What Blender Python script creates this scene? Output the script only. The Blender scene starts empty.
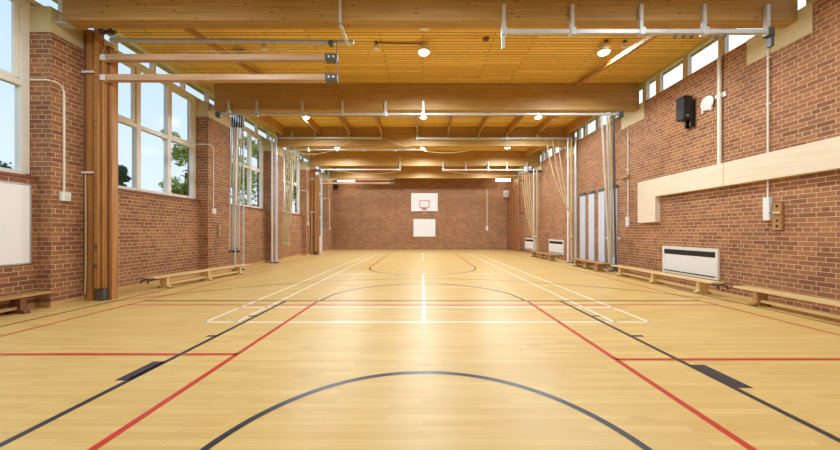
import bpy, bmesh, math, random
from mathutils import Vector, Matrix
random.seed(7)
S = bpy.context.scene
COL = S.collection
PI = math.pi

# ------------------------------------------------------------------ materials
def new_mat(name):
    m = bpy.data.materials.new(name); m.use_nodes = True
    nt = m.node_tree
    return m, nt, nt.nodes['Principled BSDF']

def srgb(r, g, b):
    f = lambda c: (c/255/12.92 if c/255 <= .04045 else ((c/255+.055)/1.055)**2.4)
    return (f(r), f(g), f(b), 1)

def plain(name, rgb, rough=.5, metal=0, noise=.06, emit=0):
    m, nt, b = new_mat(name)
    N, L = nt.nodes, nt.links
    tc = N.new('ShaderNodeTexCoord'); nz = N.new('ShaderNodeTexNoise'); nz.inputs['Scale'].default_value = 9
    mx = N.new('ShaderNodeMix'); mx.data_type = 'RGBA'
    c = srgb(*rgb)
    mx.inputs['A'].default_value = tuple(min(1, x*(1-noise)) for x in c[:3])+(1,)
    mx.inputs['B'].default_value = tuple(min(1, x*(1+noise)) for x in c[:3])+(1,)
    L.new(tc.outputs['Object'], nz.inputs['Vector']); L.new(nz.outputs['Fac'], mx.inputs['Factor'])
    L.new(mx.outputs['Result'], b.inputs['Base Color'])
    b.inputs['Roughness'].default_value = rough; b.inputs['Metallic'].default_value = metal
    if emit:
        b.inputs['Emission Color'].default_value = c; b.inputs['Emission Strength'].default_value = emit
    return m

def brick(name):
    m, nt, b = new_mat(name)
    N, L = nt.nodes, nt.links
    uv = N.new('ShaderNodeUVMap'); uv.uv_map = 'UVMap'
    br = N.new('ShaderNodeTexBrick')
    br.offset = .5; br.offset_frequency = 2; br.squash = .5; br.squash_frequency = 4
    br.inputs['Scale'].default_value = 1
    br.inputs['Brick Width'].default_value = .225; br.inputs['Row Height'].default_value = .075
    br.inputs['Mortar Size'].default_value = .0042; br.inputs['Mortar Smooth'].default_value = .15
    br.inputs['Color1'].default_value = srgb(*BR1); br.inputs['Color2'].default_value = srgb(*BR2)
    br.inputs['Mortar'].default_value = srgb(*MORT)
    nz = N.new('ShaderNodeTexNoise'); nz.inputs['Scale'].default_value = 1.3; nz.inputs['Detail'].default_value = 3
    nz2 = N.new('ShaderNodeTexNoise'); nz2.inputs['Scale'].default_value = 60; nz2.inputs['Detail'].default_value = 2
    hs = N.new('ShaderNodeHueSaturation')
    mr = N.new('ShaderNodeMapRange'); mr.inputs[1].default_value = .3; mr.inputs[2].default_value = .7
    mr.inputs[3].default_value = .9; mr.inputs[4].default_value = 1.1
    mr2 = N.new('ShaderNodeMapRange'); mr2.inputs[1].default_value = .3; mr2.inputs[2].default_value = .7
    mr2.inputs[3].default_value = .86; mr2.inputs[4].default_value = 1.14
    mul = N.new('ShaderNodeMath'); mul.operation = 'MULTIPLY'
    L.new(uv.outputs[0], br.inputs['Vector']); L.new(uv.outputs[0], nz.inputs['Vector']); L.new(uv.outputs[0], nz2.inputs['Vector'])
    L.new(nz.outputs['Fac'], mr.inputs[0]); L.new(nz2.outputs['Fac'], mr2.inputs[0])
    L.new(mr.outputs[0], mul.inputs[0]); L.new(mr2.outputs[0], mul.inputs[1])
    L.new(mul.outputs[0], hs.inputs['Value']); L.new(br.outputs['Color'], hs.inputs['Color'])
    L.new(hs.outputs['Color'], b.inputs['Base Color'])
    bp = N.new('ShaderNodeBump'); bp.invert = True; bp.inputs['Strength'].default_value = .5; bp.inputs['Distance'].default_value = .006
    L.new(br.outputs['Fac'], bp.inputs['Height']); L.new(bp.outputs['Normal'], b.inputs['Normal'])
    b.inputs['Roughness'].default_value = .8
    return m

def wood(name, c1, c2, rough=.45, planks=None, knots=0, grain=1.0, line=None, coat=0, var=.5, kscale=3.2, kcol=(70, 40, 18)):
    """c1/c2: two tones; planks=(length, width, joint size)"""
    m, nt, b = new_mat(name)
    N, L = nt.nodes, nt.links
    uv = N.new('ShaderNodeUVMap'); uv.uv_map = 'UVMap'
    mp = N.new('ShaderNodeMapping'); mp.inputs['Scale'].default_value = (1.2*grain, 22*grain, 1)
    nz = N.new('ShaderNodeTexNoise'); nz.inputs['Scale'].default_value = 1; nz.inputs['Detail'].default_value = 5; nz.inputs['Roughness'].default_value = .6
    L.new(uv.outputs[0], mp.inputs['Vector']); L.new(mp.outputs[0], nz.inputs['Vector'])
    mr = N.new('ShaderNodeMapRange'); mr.inputs[1].default_value = .3; mr.inputs[2].default_value = .7
    L.new(nz.outputs['Fac'], mr.inputs[0])
    mx = N.new('ShaderNodeMix'); mx.data_type = 'RGBA'
    mx.inputs['A'].default_value = srgb(*c1); mx.inputs['B'].default_value = srgb(*c2)
    fac = mr.outputs[0]
    if planks:
        br = N.new('ShaderNodeTexBrick'); br.offset = .37; br.offset_frequency = 2; br.squash = 1
        br.inputs['Scale'].default_value = 1
        br.inputs['Brick Width'].default_value = planks[0]; br.inputs['Row Height'].default_value = planks[1]
        br.inputs['Mortar Size'].default_value = planks[2]; br.inputs['Mortar Smooth'].default_value = .3
        br.inputs['Color1'].default_value = (0, 0, 0, 1); br.inputs['Color2'].default_value = (1, 1, 1, 1); br.inputs['Mortar'].default_value = (.5, .5, .5, 1)
        L.new(uv.outputs[0], br.inputs['Vector'])
        m2 = N.new('ShaderNodeMix'); m2.data_type = 'FLOAT'; m2.inputs['Factor'].default_value = var
        L.new(mr.outputs[0], m2.inputs['A']); L.new(br.outputs['Color'], m2.inputs['B'])
        fac = m2.outputs['Result']
    L.new(fac, mx.inputs['Factor'])
    out = mx.outputs['Result']
    if knots:
        mpk = N.new('ShaderNodeMapping'); mpk.inputs['Scale'].default_value = (kscale*.6, kscale*1.5, 1)
        vo = N.new('ShaderNodeTexVoronoi'); vo.inputs['Scale'].default_value = 1; vo.voronoi_dimensions = '2D'
        L.new(uv.outputs[0], mpk.inputs['Vector']); L.new(mpk.outputs[0], vo.inputs['Vector'])
        kr = N.new('ShaderNodeMapRange'); kr.inputs[1].default_value = .045; kr.inputs[2].default_value = .11
        kr.inputs[3].default_value = knots; kr.inputs[4].default_value = 0
        L.new(vo.outputs['Distance'], kr.inputs[0])
        kn = N.new('ShaderNodeTexNoise'); kn.inputs['Scale'].default_value = 2.3
        km = N.new('ShaderNodeMapRange'); km.inputs[1].default_value = .48; km.inputs[2].default_value = .56
        kx = N.new('ShaderNodeMath'); kx.operation = 'MULTIPLY'
        L.new(uv.outputs[0], kn.inputs['Vector']); L.new(kn.outputs['Fac'], km.inputs[0])
        L.new(kr.outputs[0], kx.inputs[0]); L.new(km.outputs[0], kx.inputs[1])
        mk = N.new('ShaderNodeMix'); mk.data_type = 'RGBA'; mk.inputs['B'].default_value = srgb(*kcol)
        L.new(kx.outputs[0], mk.inputs['Factor']); L.new(out, mk.inputs['A']); out = mk.outputs['Result']
    if planks and line:
        ml = N.new('ShaderNodeMix'); ml.data_type = 'RGBA'; ml.inputs['B'].default_value = srgb(*line)
        L.new(br.outputs['Fac'], ml.inputs['Factor']); L.new(out, ml.inputs['A']); out = ml.outputs['Result']
    L.new(out, b.inputs['Base Color'])
    b.inputs['Roughness'].default_value = rough
    b.inputs['Specular IOR Level'].default_value = .42
    if coat:
        b.inputs['Coat Weight'].default_value = coat; b.inputs['Coat Roughness'].default_value = .18
    return m

def glass(name):
    m, nt, b = new_mat(name)
    N, L = nt.nodes, nt.links
    N.remove(b)
    tr = N.new('ShaderNodeBsdfTransparent'); gl = N.new('ShaderNodeBsdfGlossy'); gl.inputs['Roughness'].default_value = .12
    tr.inputs['Color'].default_value = (.97, .985, 1, 1)
    mx = N.new('ShaderNodeMixShader'); mx.inputs[0].default_value = .006
    L.new(tr.outputs[0], mx.inputs[1]); L.new(gl.outputs[0], mx.inputs[2])
    L.new(mx.outputs[0], N['Material Output'].inputs['Surface'])
    return m

BR1 = (164, 110, 69); BR2 = (130, 80, 52); MORT = (208, 188, 146)
M = dict(
    brick=brick('red_brick'),
    floor=wood('maple_strip_floor', (222, 194, 122), (204, 168, 96), .4, planks=(.62, .062, .0012), line=(200, 160, 104), knots=.25, kscale=1.6, kcol=(160, 116, 66), var=.55),
    ceiling=wood('pine_ceiling_boards', (252, 216, 112), (220, 172, 76), .55, planks=(2.4, .1, .008), line=(112, 74, 28), knots=.8, kscale=6.5, var=.6),
    beam=wood('glulam_beam', (196, 158, 90), (160, 120, 60), .5, planks=(4, .045, .0012), line=(150, 104, 50), knots=.7, kscale=4.5, var=.3),
    joist=wood('joist_timber', (196, 152, 84), (164, 118, 62), .5),
    post=wood('varnished_post', (190, 138, 78), (158, 106, 56), .4),
    darkpost=wood('dark_stained_post', (140, 94, 66), (108, 68, 48), .4),
    boom=wood('boom_timber', (206, 170, 130), (178, 138, 102), .4),
    bench=wood('bench_timber', (232, 204, 146), (210, 176, 116), .4),
    benchdark=wood('worn_bench_timber', (196, 156, 98), (160, 118, 68), .45),
    birch=wood('birch_boxing', (228, 214, 188), (218, 202, 172), .55),
    bars=wood('wall_bar_timber', (184, 126, 74), (152, 96, 52), .45),
    plate=wood('hook_plate_timber', (178, 134, 82), (146, 104, 60), .5),
    stone=plain('cream_padstone', (206, 192, 148), .75, noise=.1),
    sill=plain('brown_sill_tile', (128, 70, 46), .5),
    skirt=wood('skirting_timber', (206, 168, 112), (186, 146, 92), .5),
    white=plain('white_paint', (232, 230, 222), .4),
    frame=plain('cream_window_frame', (232, 228, 212), .45),
    olive=plain('olive_cream_frame', (196, 182, 132), .5),
    glass=glass('window_glass'),
    steel=plain('galvanised_steel', (200, 204, 202), .38, .35, .15),
    dsteel=plain('dark_steel', (96, 98, 96), .45, .5, .2),
    wpaint=plain('white_painted_metal', (226, 226, 220), .35),
    board=plain('white_board', (238, 238, 236), .3, noise=.02),
    silver=plain('aluminium_trim', (190, 190, 188), .35, .7),
    black=plain('black_plastic', (26, 26, 28), .45),
    rubber=plain('black_rubber', (34, 34, 38), .6),
    blue=plain('blue_sleeve', (40, 74, 128), .7, noise=.15),
    rope=plain('hemp_rope', (196, 174, 128), .85, noise=.15),
    greyrope=plain('pale_grey_rope', (202, 198, 182), .85, noise=.12),
    panel=plain('pale_blue_grey_panel', (190, 198, 212), .45),
    pwhite=plain('cream_plastic', (226, 220, 202), .4),
    red=plain('red_line', (196, 52, 36), .35, noise=.12),
    bline=plain('charcoal_line', (44, 48, 56), .35, noise=.12),
    wline=plain('white_line', (238, 230, 206), .35),
    yline=plain('yellow_line', (232, 196, 84), .35),
    brline=plain('dark_brown_line', (92, 52, 34), .35),
    lamp=plain('lit_lamp_lens', (255, 246, 226), .4, noise=0, emit=8),
    tube=plain('lit_tube_diffuser', (255, 252, 246), .4, noise=0, emit=5),
    lens=plain('unlit_lens', (226, 220, 206), .25),
    grass=plain('grass', (96, 122, 62), .9, noise=.3),
    bark=plain('bark', (92, 72, 52), .9, noise=.3),
    leaf=plain('leaf_green', (130, 156, 80), .7, noise=.35),
    leafy=plain('leaf_yellow_green', (182, 190, 100), .7, noise=.35),
    conif=plain('conifer_green', (84, 118, 80), .8, noise=.3),
    bluepanel=plain('blue_door_panel', (70, 120, 176), .5),
)

for k_ in ('leaf', 'leafy', 'conif'):
    nt = M[k_].node_tree; N, L = nt.nodes, nt.links; b = N['Principled BSDF']
    tl = N.new('ShaderNodeBsdfTranslucent'); mx = N.new('ShaderNodeMixShader'); mx.inputs[0].default_value = .5
    L.new(b.inputs['Base Color'].links[0].from_socket, tl.inputs['Color'])
    L.new(b.outputs[0], mx.inputs[1]); L.new(tl.outputs[0], mx.inputs[2]); L.new(mx.outputs[0], N['Material Output'].inputs['Surface'])

# ------------------------------------------------------------------ mesh building
class MB:
    def __init__(s): s.bm = bmesh.new()
    def box(s, x0, x1, y0, y1, z0, z1, bev=0):
        x0, x1 = min(x0, x1), max(x0, x1); y0, y1 = min(y0, y1), max(y0, y1); z0, z1 = min(z0, z1), max(z0, z1)
        v = [s.bm.verts.new((x, y, z)) for x in (x0, x1) for y in (y0, y1) for z in (z0, z1)]
        fs = []
        for idx in ((0, 1, 3, 2), (4, 6, 7, 5), (0, 4, 5, 1), (2, 3, 7, 6), (0, 2, 6, 4), (1, 5, 7, 3)):
            fs.append(s.bm.faces.new([v[i] for i in idx]))
        if bev:
            es = list({e for f in fs for e in f.edges})
            bmesh.ops.bevel(s.bm, geom=es, offset=bev, segments=2, affect='EDGES', profile=.6)
        return s
    def poly(s, pts, axis, a0, a1):
        """extrude a polygon; axis = extrusion axis, pts in the two other axes in order"""
        def mk(p, a):
            if axis == 'x': return (a, p[0], p[1])
            if axis == 'y': return (p[0], a, p[1])
            return (p[0], p[1], a)
        A = [s.bm.verts.new(mk(p, a0)) for p in pts]; B = [s.bm.verts.new(mk(p, a1)) for p in pts]
        n = len(pts)
        s.bm.faces.new(A); s.bm.faces.new(B[::-1])
        for i in range(n): s.bm.faces.new((A[i], B[i], B[(i+1) % n], A[(i+1) % n]))
        return s
    def tube(s, pts, r, n=8, r2=None):
        pts = [Vector(p) for p in pts]; rings = []
        for i, p in enumerate(pts):
            d = (pts[min(i+1, len(pts)-1)]-pts[max(i-1, 0)]).normalized()
            up = Vector((0, 0, 1)) if abs(d.z) < .9 else Vector((1, 0, 0))
            a = d.cross(up).normalized(); b = d.cross(a)
            rr = r if r2 is None else r+(r2-r)*i/(len(pts)-1)
            rings.append([s.bm.verts.new(p+a*rr*math.cos(2*PI*k/n)+b*rr*math.sin(2*PI*k/n)) for k in range(n)])
        for i in range(len(rings)-1):
            for k in range(n):
                s.bm.faces.new((rings[i][k], rings[i][(k+1) % n], rings[i+1][(k+1) % n], rings[i+1][k]))
        s.bm.faces.new(rings[0][::-1]); s.bm.faces.new(rings[-1])
        return s
    def lathe(s, prof, c, axis='z', n=24):
        """prof: list of (radius, height) about c"""
        c = Vector(c); rings = []
        for (r, h) in prof:
            ring = []
            for k in range(n):
                a = 2*PI*k/n; u, w = r*math.cos(a), r*math.sin(a)
                o = {'z': (u, w, h), 'x': (h, u, w), 'y': (u, h, w)}[axis]
                ring.append(s.bm.verts.new(c+Vector(o)))
            rings.append(ring)
        for i in range(len(rings)-1):
            for k in range(n):
                s.bm.faces.new((rings[i][k], rings[i][(k+1) % n], rings[i+1][(k+1) % n], rings[i+1][k]))
        s.bm.faces.new(rings[0][::-1]); s.bm.faces.new(rings[-1])
        return s
    def build(s, name, mat, parent=None, grain='x', smooth=False, origin=None):
        bm = s.bm
        bmesh.ops.recalc_face_normals(bm, faces=bm.faces)
        uvl = bm.loops.layers.uv.new('UVMap')
        g = 'xyz'.index(grain)
        for f in bm.faces:
            n = f.normal; a = max(range(3), key=lambda i: abs(n[i]))
            rest = [i for i in range(3) if i != a]
            if g in rest: u = g; v = [i for i in rest if i != g][0]
            else: u, v = rest
            for lp in f.loops: lp[uvl].uv = (lp.vert.co[u], lp.vert.co[v])
            f.smooth = smooth
        xs = [v.co for v in bm.verts]
        if parent is None:
            lo = Vector([min(c[i] for c in xs) for i in range(3)]); hi = Vector([max(c[i] for c in xs) for i in range(3)])
            off = Vector(((lo.x+hi.x)/2, (lo.y+hi.y)/2, lo.z)) if origin is None else Vector(origin)
        else:
            off = wloc(parent)
        for v in bm.verts: v.co -= off
        me = bpy.data.meshes.new(name); bm.to_mesh(me); bm.free()
        me.materials.append(mat)
        if smooth:
            try: me.set_sharp_from_angle(angle=math.radians(40))
            except Exception: pass
        o = bpy.data.objects.new(name, me); COL.objects.link(o)
        if parent is None: o.location = off
        else: o.parent = parent
        return o

def wloc(o):
    p = Vector(o.location)
    while o.parent: o = o.parent; p += Vector(o.location)
    return p

def tag(o, label, cat, group=None, kind=None):
    o['label'] = label; o['category'] = cat
    if group: o['group'] = group
    if kind: o['kind'] = kind
    return o
def thing(name, label, cat, loc, group=None):
    o = bpy.data.objects.new(name, None); COL.objects.link(o); o.location = loc
    o.empty_display_size = .1
    return tag(o, label, cat, group)
def struct(o):
    o['kind'] = 'structure'; return o
def copy_tree(o, parent=None):
    c = o.copy(); COL.objects.link(c)
    if parent: c.parent = parent
    for ch in list(o.children): copy_tree(ch, c)
    return c
def dup(o, loc=None, label=None, rz=None, scale=None):
    c = copy_tree(o)
    if loc is not None: c.location = loc
    if label: c['label'] = label
    if rz is not None: c.rotation_euler = (0, 0, rz)
    if scale: c.scale = scale
    return c
def bez(a, b, c, n=10):
    a, b, c = Vector(a), Vector(b), Vector(c)
    return [a*(1-t)**2+b*2*t*(1-t)+c*t*t for t in (i/n for i in range(n+1))]

# ------------------------------------------------------------------ dimensions
XR = 6.0; XP = -5.93; XL = -6.16; XW = -6.32   # right wall, pier face, left panel, left glazing
YN = -3.0; YF = 21.0; ZC = 5.32
P0, PS, PL = 4.95, 3.62, 1.0                  # first pier, bay spacing, pier length
BAYS = [P0+PS*k for k in range(-2, 5)]
ZB = 4.58                                      # underside of the beams

# ------------------------------------------------------------------ room shell
floor = struct(MB().box(-6.6, 6.35, YN-.2, YF+.2, -.12, 0).build('floor', M['floor']))
struct(MB().box(-6.6, 6.35, YN-.2, YF+.2, ZC, ZC+.15).build('ceiling', M['ceiling']))
struct(MB().box(XR, XR+.3, YN, YF, 0, 4.72).build('wall_right', M['brick']))
struct(MB().box(-6.6, 6.35, YF, YF+.2, 0, ZC).build('wall_far', M['brick']))
w = MB()
w.box(-6.6, 6.35, YN-.2, YN, 0, 1.0).box(-6.6, 6.35, YN-.2, YN, 4.9, ZC).box(-6.6, -5.2, YN-.2, YN, 1.0, 4.9).box(5.2, 6.35, YN-.2, YN, 1.0, 4.9)
struct(w.build('wall_near', M['brick']))
w = MB()
for i in range(8): w.box(-5.2+10.3*i/7, -5.1+10.3*i/7, YN-.15, YN-.05, 1.0, 4.9)
for z in (1.0, 2.9, 4.82): w.box(-5.2, 5.2, YN-.14, YN-.06, z, z+.08)
o = struct(w.build('window_20', M['frame']))  # glazing added behind the viewpoint, unseen, to bring in frontal fill light
MB().box(-5.2, 5.2, YN-.104, YN-.096, 1.0, 4.9).build('glass_pane', M['glass'], o)
w = MB()
prev = YN
door_bay = (BAYS[5]+PL, BAYS[6])
for p in BAYS+[YF]:
    s0 = max(prev, YN)
    if p > s0+.01:
        if abs(s0-door_bay[0]) > .01: w.box(-6.5, XL, s0, p, 0, 2.04)
    if p < YF: w.box(-6.5, XP, max(p, YN), min(p+PL, YF), 0, 4.39)
    prev = p+PL
struct(w.build('wall_left', M['brick']))

# window sills and skirting on the left wall
w = MB(); k = MB(); prev = YN
for p in BAYS+[YF]:
    s0 = max(prev, YN)
    if p > s0+.01:
        if abs(s0-door_bay[0]) > .01:
            w.box(-6.36, XL+.03, s0, p, 2.04, 2.085)
            k.box(XL, XL+.018, s0, p, 0, .085)
    if p < YF:
        e = min(p+PL, YF)
        k.box(XP, XP+.018, p, e, 0, .085); k.box(XL, XP+.018, p-.018, p, 0, .085); k.box(XL, XP+.018, e, e+.018, 0, .085)
    prev = p+PL
struct(w.build('trim_1', M['sill'], grain='y'))
struct(k.build('baseboard_left', M['skirt'], grain='y'))

# padstones (cream concrete pads under the beam ends)
w = MB()
for p in BAYS:
    w.box(-6.5, XP+.004, max(p-.01, YN), min(p+PL+.01, YF), 4.39, 4.80)
struct(w.build('trim_2', M['stone'], grain='y'))
w = MB()
for p in BAYS:
    w.box(XR-.006, XR+.1, max(YN, p-.18), min(YF, p+.78), 4.28, 4.74)
struct(w.build('trim_3', M['stone'], grain='y'))

# ------------------------------------------------------------------ left windows
def frame_grid(mb, X0, X1, ys, zs, t=.05, tm=.07):
    """frame of bars lying in a YZ plane; ys / zs are the bar centre lines"""
    for i, y in enumerate(ys):
        mb.box(X0, X1, y-tm/2, y+tm/2, zs[0], zs[-1])
    for j, z in enumerate(zs):
        mb.box(X0+.004, X1-.004, ys[0], ys[-1], z-t/2, z+t/2)
wn = 0
prev = YN
for p in BAYS+[YF]:
    s0 = max(prev, YN)
    if p > s0+.3:
        wn += 1
        y0, y1 = s0+.02, p-.02
        if abs(s0-door_bay[0]) < .01:
            # glazed exit door, full height
            f = MB(); n = 3; ys = [y0+.04+(y1-y0-.08)*i/2 for i in range(3)]
            frame_grid(f, XW-.04, XW+.05, ys, [.04, 2.1, 3.53, 4.86], .09, .09)
            d = struct(f.build('door_1', M['frame']))
            MB().box(XW-.005, XW+.005, y0+.02, y1-.02, .03, 4.88).build('glass_pane', M['glass'], d)
            MB().box(XW-.02, XW+.03, ys[0], ys[1], .08, .95).build('kick_panel', M['white'], d)
            MB().box(XW-.02, XW+.03, ys[1], ys[2], .08, .95).build('kick_panel', M['white'], d)
            MB().box(XW-.03, XW+.06, ys[1]+.12, ys[1]+.62, 1.25, 1.75).build('notice', M['bluepanel'], d)['label'] = 'blue notice on the glass'
            MB().tube([(XW+.06, ys[1]+.05, 1.0), (XW+.06, ys[1]+.6, 1.0)], .02).build('push_bar', M['steel'], d)
        else:
            nm = 3
            ys = [y0+.04+(y1-y0-.08)*i/nm for i in range(nm+1)]
            f = MB(); frame_grid(f, XW-.05, XW+.06, ys, [2.12, 3.53, 4.86], .085, .1)
            o = struct(f.build('window_%d' % wn, M['frame']))
            MB().box(XW-.005, XW+.005, y0+.02, y1-.02, 2.1, 4.88).build('glass_pane', M['glass'], o)
            # opening casements sit inside the upper lights
            for i in range(nm):
                if i == 1: continue
                c = MB(); frame_grid(c, XW-.02, XW+.03, [ys[i]+.085, ys[i+1]-.085], [3.53+.085, 4.86-.085], .05, .05)
                c.build('casement', M['frame'], o)
    prev = p+PL
# strip of clerestory lights above: runs over the whole left side
w = MB(); g = MB()
w.box(XW-.05, XW+.06, YN, YF, 4.87, 4.94)
w.box(XW-.04, XW+.05, YN, YF, 5.285, ZC)
y = YN+.3
while y < YF:
    w.box(XW-.05, XW+.06, y-.03, y+.03, 4.94, 5.285); y += PS/4
o = struct(w.build('window_%d' % (wn+1), M['frame']))
MB().box(XW-.004, XW+.004, YN, YF, 4.92, 5.29).build('glass_pane', M['glass'], o)
# infill above padstones on the left piers
w = MB()
for p in BAYS:
    w.box(-6.5, XW-.1, max(p, YN), min(p+PL, YF), 4.80, 4.87)
struct(w.build('trim_4', M['stone'], grain='y'))
# right-hand clerestory
w = MB()
w.box(XR+.03, XR+.16, YN, YF, 4.72, 4.75); w.box(XR+.03, XR+.16, YN, YF, 5.26, ZC)
for p in BAYS+[BAYS[-1]+PS]:
    for q in (p+.45, p+1.33, p+2.19, p+3.02, p+3.5):
        if YN < q < YF: w.box(XR+.03, XR+.16, q-.045, q+.045, 4.75, 5.26)
o = struct(w.build('window_%d' % (wn+2), M['olive'], grain='y'))
w = MB()
for p in BAYS+[BAYS[-1]+PS]:
    qs = (p+.45, p+1.33, p+2.19, p+3.02, p+3.5)
    for a, b_ in zip(qs, qs[1:]):
        if a > YN and b_ < YF:
            w.box(XR+.06, XR+.12, a+.045, a+.065, 4.75, 5.26); w.box(XR+.06, XR+.12, b_-.065, b_-.045, 4.75, 5.26)
            w.box(XR+.065, XR+.115, a+.045, b_-.045, 4.75, 4.77); w.box(XR+.065, XR+.115, a+.045, b_-.045, 5.24, 5.26)
w.build('casement', M['white'], o)
MB().box(XR+.086, XR+.094, YN, YF, 4.74, 5.25).build('glass_pane', M['glass'], o)

# ------------------------------------------------------------------ roof beams, joists, braces
blab = ['deep laminated timber roof beam behind the viewpoint',
        'deep laminated timber roof beam above the viewpoint',
        'nearest deep timber roof beam, filling the top edge of the photo',
        'second deep timber roof beam from the camera, rope track along its face',
        'third timber roof beam, behind the row of ceiling joists',
        'fourth timber roof beam from the camera, short rope tracks left and right of centre',
        'farthest timber roof beam, just in front of the end wall']
for i, p in enumerate(BAYS):
    if i < 2: continue
    b = MB().box(-5.76, XR-.006, p, p+.2, ZB, ZC, .006).build('roof_beam', M['beam'])
    MB().box(XP+.005, -5.72, p+.02, p+.18, ZB-.022, ZB, .003).build('bearing_plate', M['steel'], b)
    MB().box(XP+.005, -5.758, p+.08, p+.12, ZB, ZB+.16, .004).build('bearing_lug', M['steel'], b)
    tag(b, blab[i], 'beam', 'roof beams')
jl = ['far left', 'second from left', 'third from left', 'left of centre', 'right of centre', 'third from right', 'second from right', 'far right']
for i, x in enumerate((-4.05, -2.82, -1.58, -.2, 1.0, 2.2, 3.35, 4.5)):
    o = MB().box(x-.03, x+.03, BAYS[3]+.2, BAYS[4], 5.02, ZC).build('ceiling_joist', M['joist'], grain='y')
    tag(o, 'thin timber ceiling joist between the second and third beams, '+jl[i], 'joist', 'ceiling joists between the second and third beams')
for x, s_ in ((-5.45, 'left window'), (5.62, 'right clerestory')):
    o = MB().box(x-.06, x+.06, BAYS[3]+.2, BAYS[4], 4.99, ZC).build('edge_joist', M['joist'], grain='y')
    tag(o, 'broad timber edge joist beside the %s strip, behind the second beam' % s_, 'joist')
for x, s_ in ((-4.15, 'left'), (4.27, 'right')):
    w = MB(); y0, y1 = BAYS[2]+.2, BAYS[3]
    w.poly([(y0, 4.70), (y1, 5.24), (y1, 5.32), (y0, 4.79)], 'x', x-.045, x+.045)
    o = w.build('timber_brace', M['joist'], grain='y')
    tag(o, 'sloping timber brace between the two nearest roof beams, on the %s' % s_, 'brace', 'sloping braces')
for p, nm in ((BAYS[4], 'third'), (BAYS[5], 'fourth')):
    for x, s_ in ((-5.45, 'left'), (5.3, 'right')):
        o = MB().box(x-.06, x+.06, p+.2, p+PS, 5.0, ZC).build('edge_joist', M['joist'], grain='y')
        tag(o, 'broad edge joist on the %s, behind the %s roof beam' % (s_, nm), 'joist')

# ------------------------------------------------------------------ court markings (parts of the floor)
LZ = {'wline': .0008, 'yline': .0007, 'red': .0010, 'bline': .0012, 'brline': .0011}
def strip(x0, x1, y0, y1, mat, label=None, name='court_line'):
    o = MB().box(x0, x1, y0, y1, .0002, LZ[mat]+.0004).build(name, M[mat], floor)
    o['label'] = label or {'wline': 'white court line', 'yline': 'thin yellow court line', 'red': 'red court line', 'bline': 'charcoal court line', 'brline': 'dark brown court line'}[mat]
    return o
def arc(cx, cy, R, a0, a1, mat, wd=.05, n=72):
    w = MB(); bm = w.bm; L = []
    for i in range(n+1):
        a = math.radians(a0+(a1-a0)*i/n)
        L.append([bm.verts.new((cx+(R+d)*math.cos(a), cy+(R+d)*math.sin(a), z)) for d, z in ((-wd/2, LZ[mat]+.0004), (wd/2, LZ[mat]+.0004))])
    for i in range(n): bm.faces.new((L[i][0], L[i][1], L[i+1][1], L[i+1][0]))
    o = w.build('court_arc', M[mat], floor); o['label'] = 'curved charcoal court line'
    return o
H = .025
for s_ in (-1, 1):
    xl = 2.40 if s_ > 0 else -2.375
    strip(xl-H, xl+H, .3, 5.40, 'bline')
    strip(s_*1.82-H, s_*1.82+H, .3, 5.36, 'red'); strip(s_*1.80-H, s_*1.80+H, 10.4, 20.6, 'red')
    strip(s_*1.80-.02, s_*1.80+.02, 5.45, 10.4, 'yline')
    xa, xb = s_*1.82, s_*4.85
    yr = 2.92 if s_ > 0 else 3.04
    strip(min(xa, xb), max(xa, xb), yr-H, yr+H, 'red')
    xw, xv = (3.02, 2.56) if s_ > 0 else (-2.9, -2.48)
    strip(xw-H, xw+H, 4.12, 17.5, 'wline'); strip(xv-H, xv+H, 4.12, 17.5, 'wline')
    strip(s_*4.85-.02, s_*4.85+.02, .3, 20.6, 'red')
    strip(s_*5.35-.02, s_*5.35+.02, .3, 20.6, 'brline')
    a, b_ = sorted((s_*(2.42 if s_ > 0 else 2.37), s_*(2.545 if s_ > 0 else 2.49)))
    strip(a, b_, 2.385+(.12 if s_ < 0 else 0), 2.80+(.07 if s_ < 0 else 0), 'bline', 'charcoal lane block', 'lane_block')
    for yy in (3.58, 4.43): strip(a, b_, yy-.025, yy+.025, 'bline', 'charcoal lane tick', 'lane_tick')
strip(-4.87, 4.87, 5.38, 5.43, 'brline'); strip(-4.87, 4.87, 5.08, 5.12, 'red')
strip(-2.92, 3.04, 4.905, 4.955, 'wline'); strip(-2.92, 3.04, 4.105, 4.155, 'wline')
strip(-2.92, 3.04, 8.83, 8.87, 'wline'); strip(-2.92, 3.04, 12.78, 12.82, 'wline'); strip(-2.92, 3.04, 17.46, 17.5, 'wline'); strip(-2.92, 3.04, 16.7, 16.74, 'wline')
strip(.02-H, .02+H, 4.12, 8.85, 'wline'); strip(.02-H, .02+H, 12.8, 17.5, 'wline')
arc(.02, 1.385, 1.265, 0, 180, 'bline')
arc(0, 5.40, 1.78, 0, 180, 'bline'); arc(0, 10.4, 1.75, 180, 360, 'bline')
arc(0, 1.2, 6.75, 37, 143, 'brline', .04)

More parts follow.
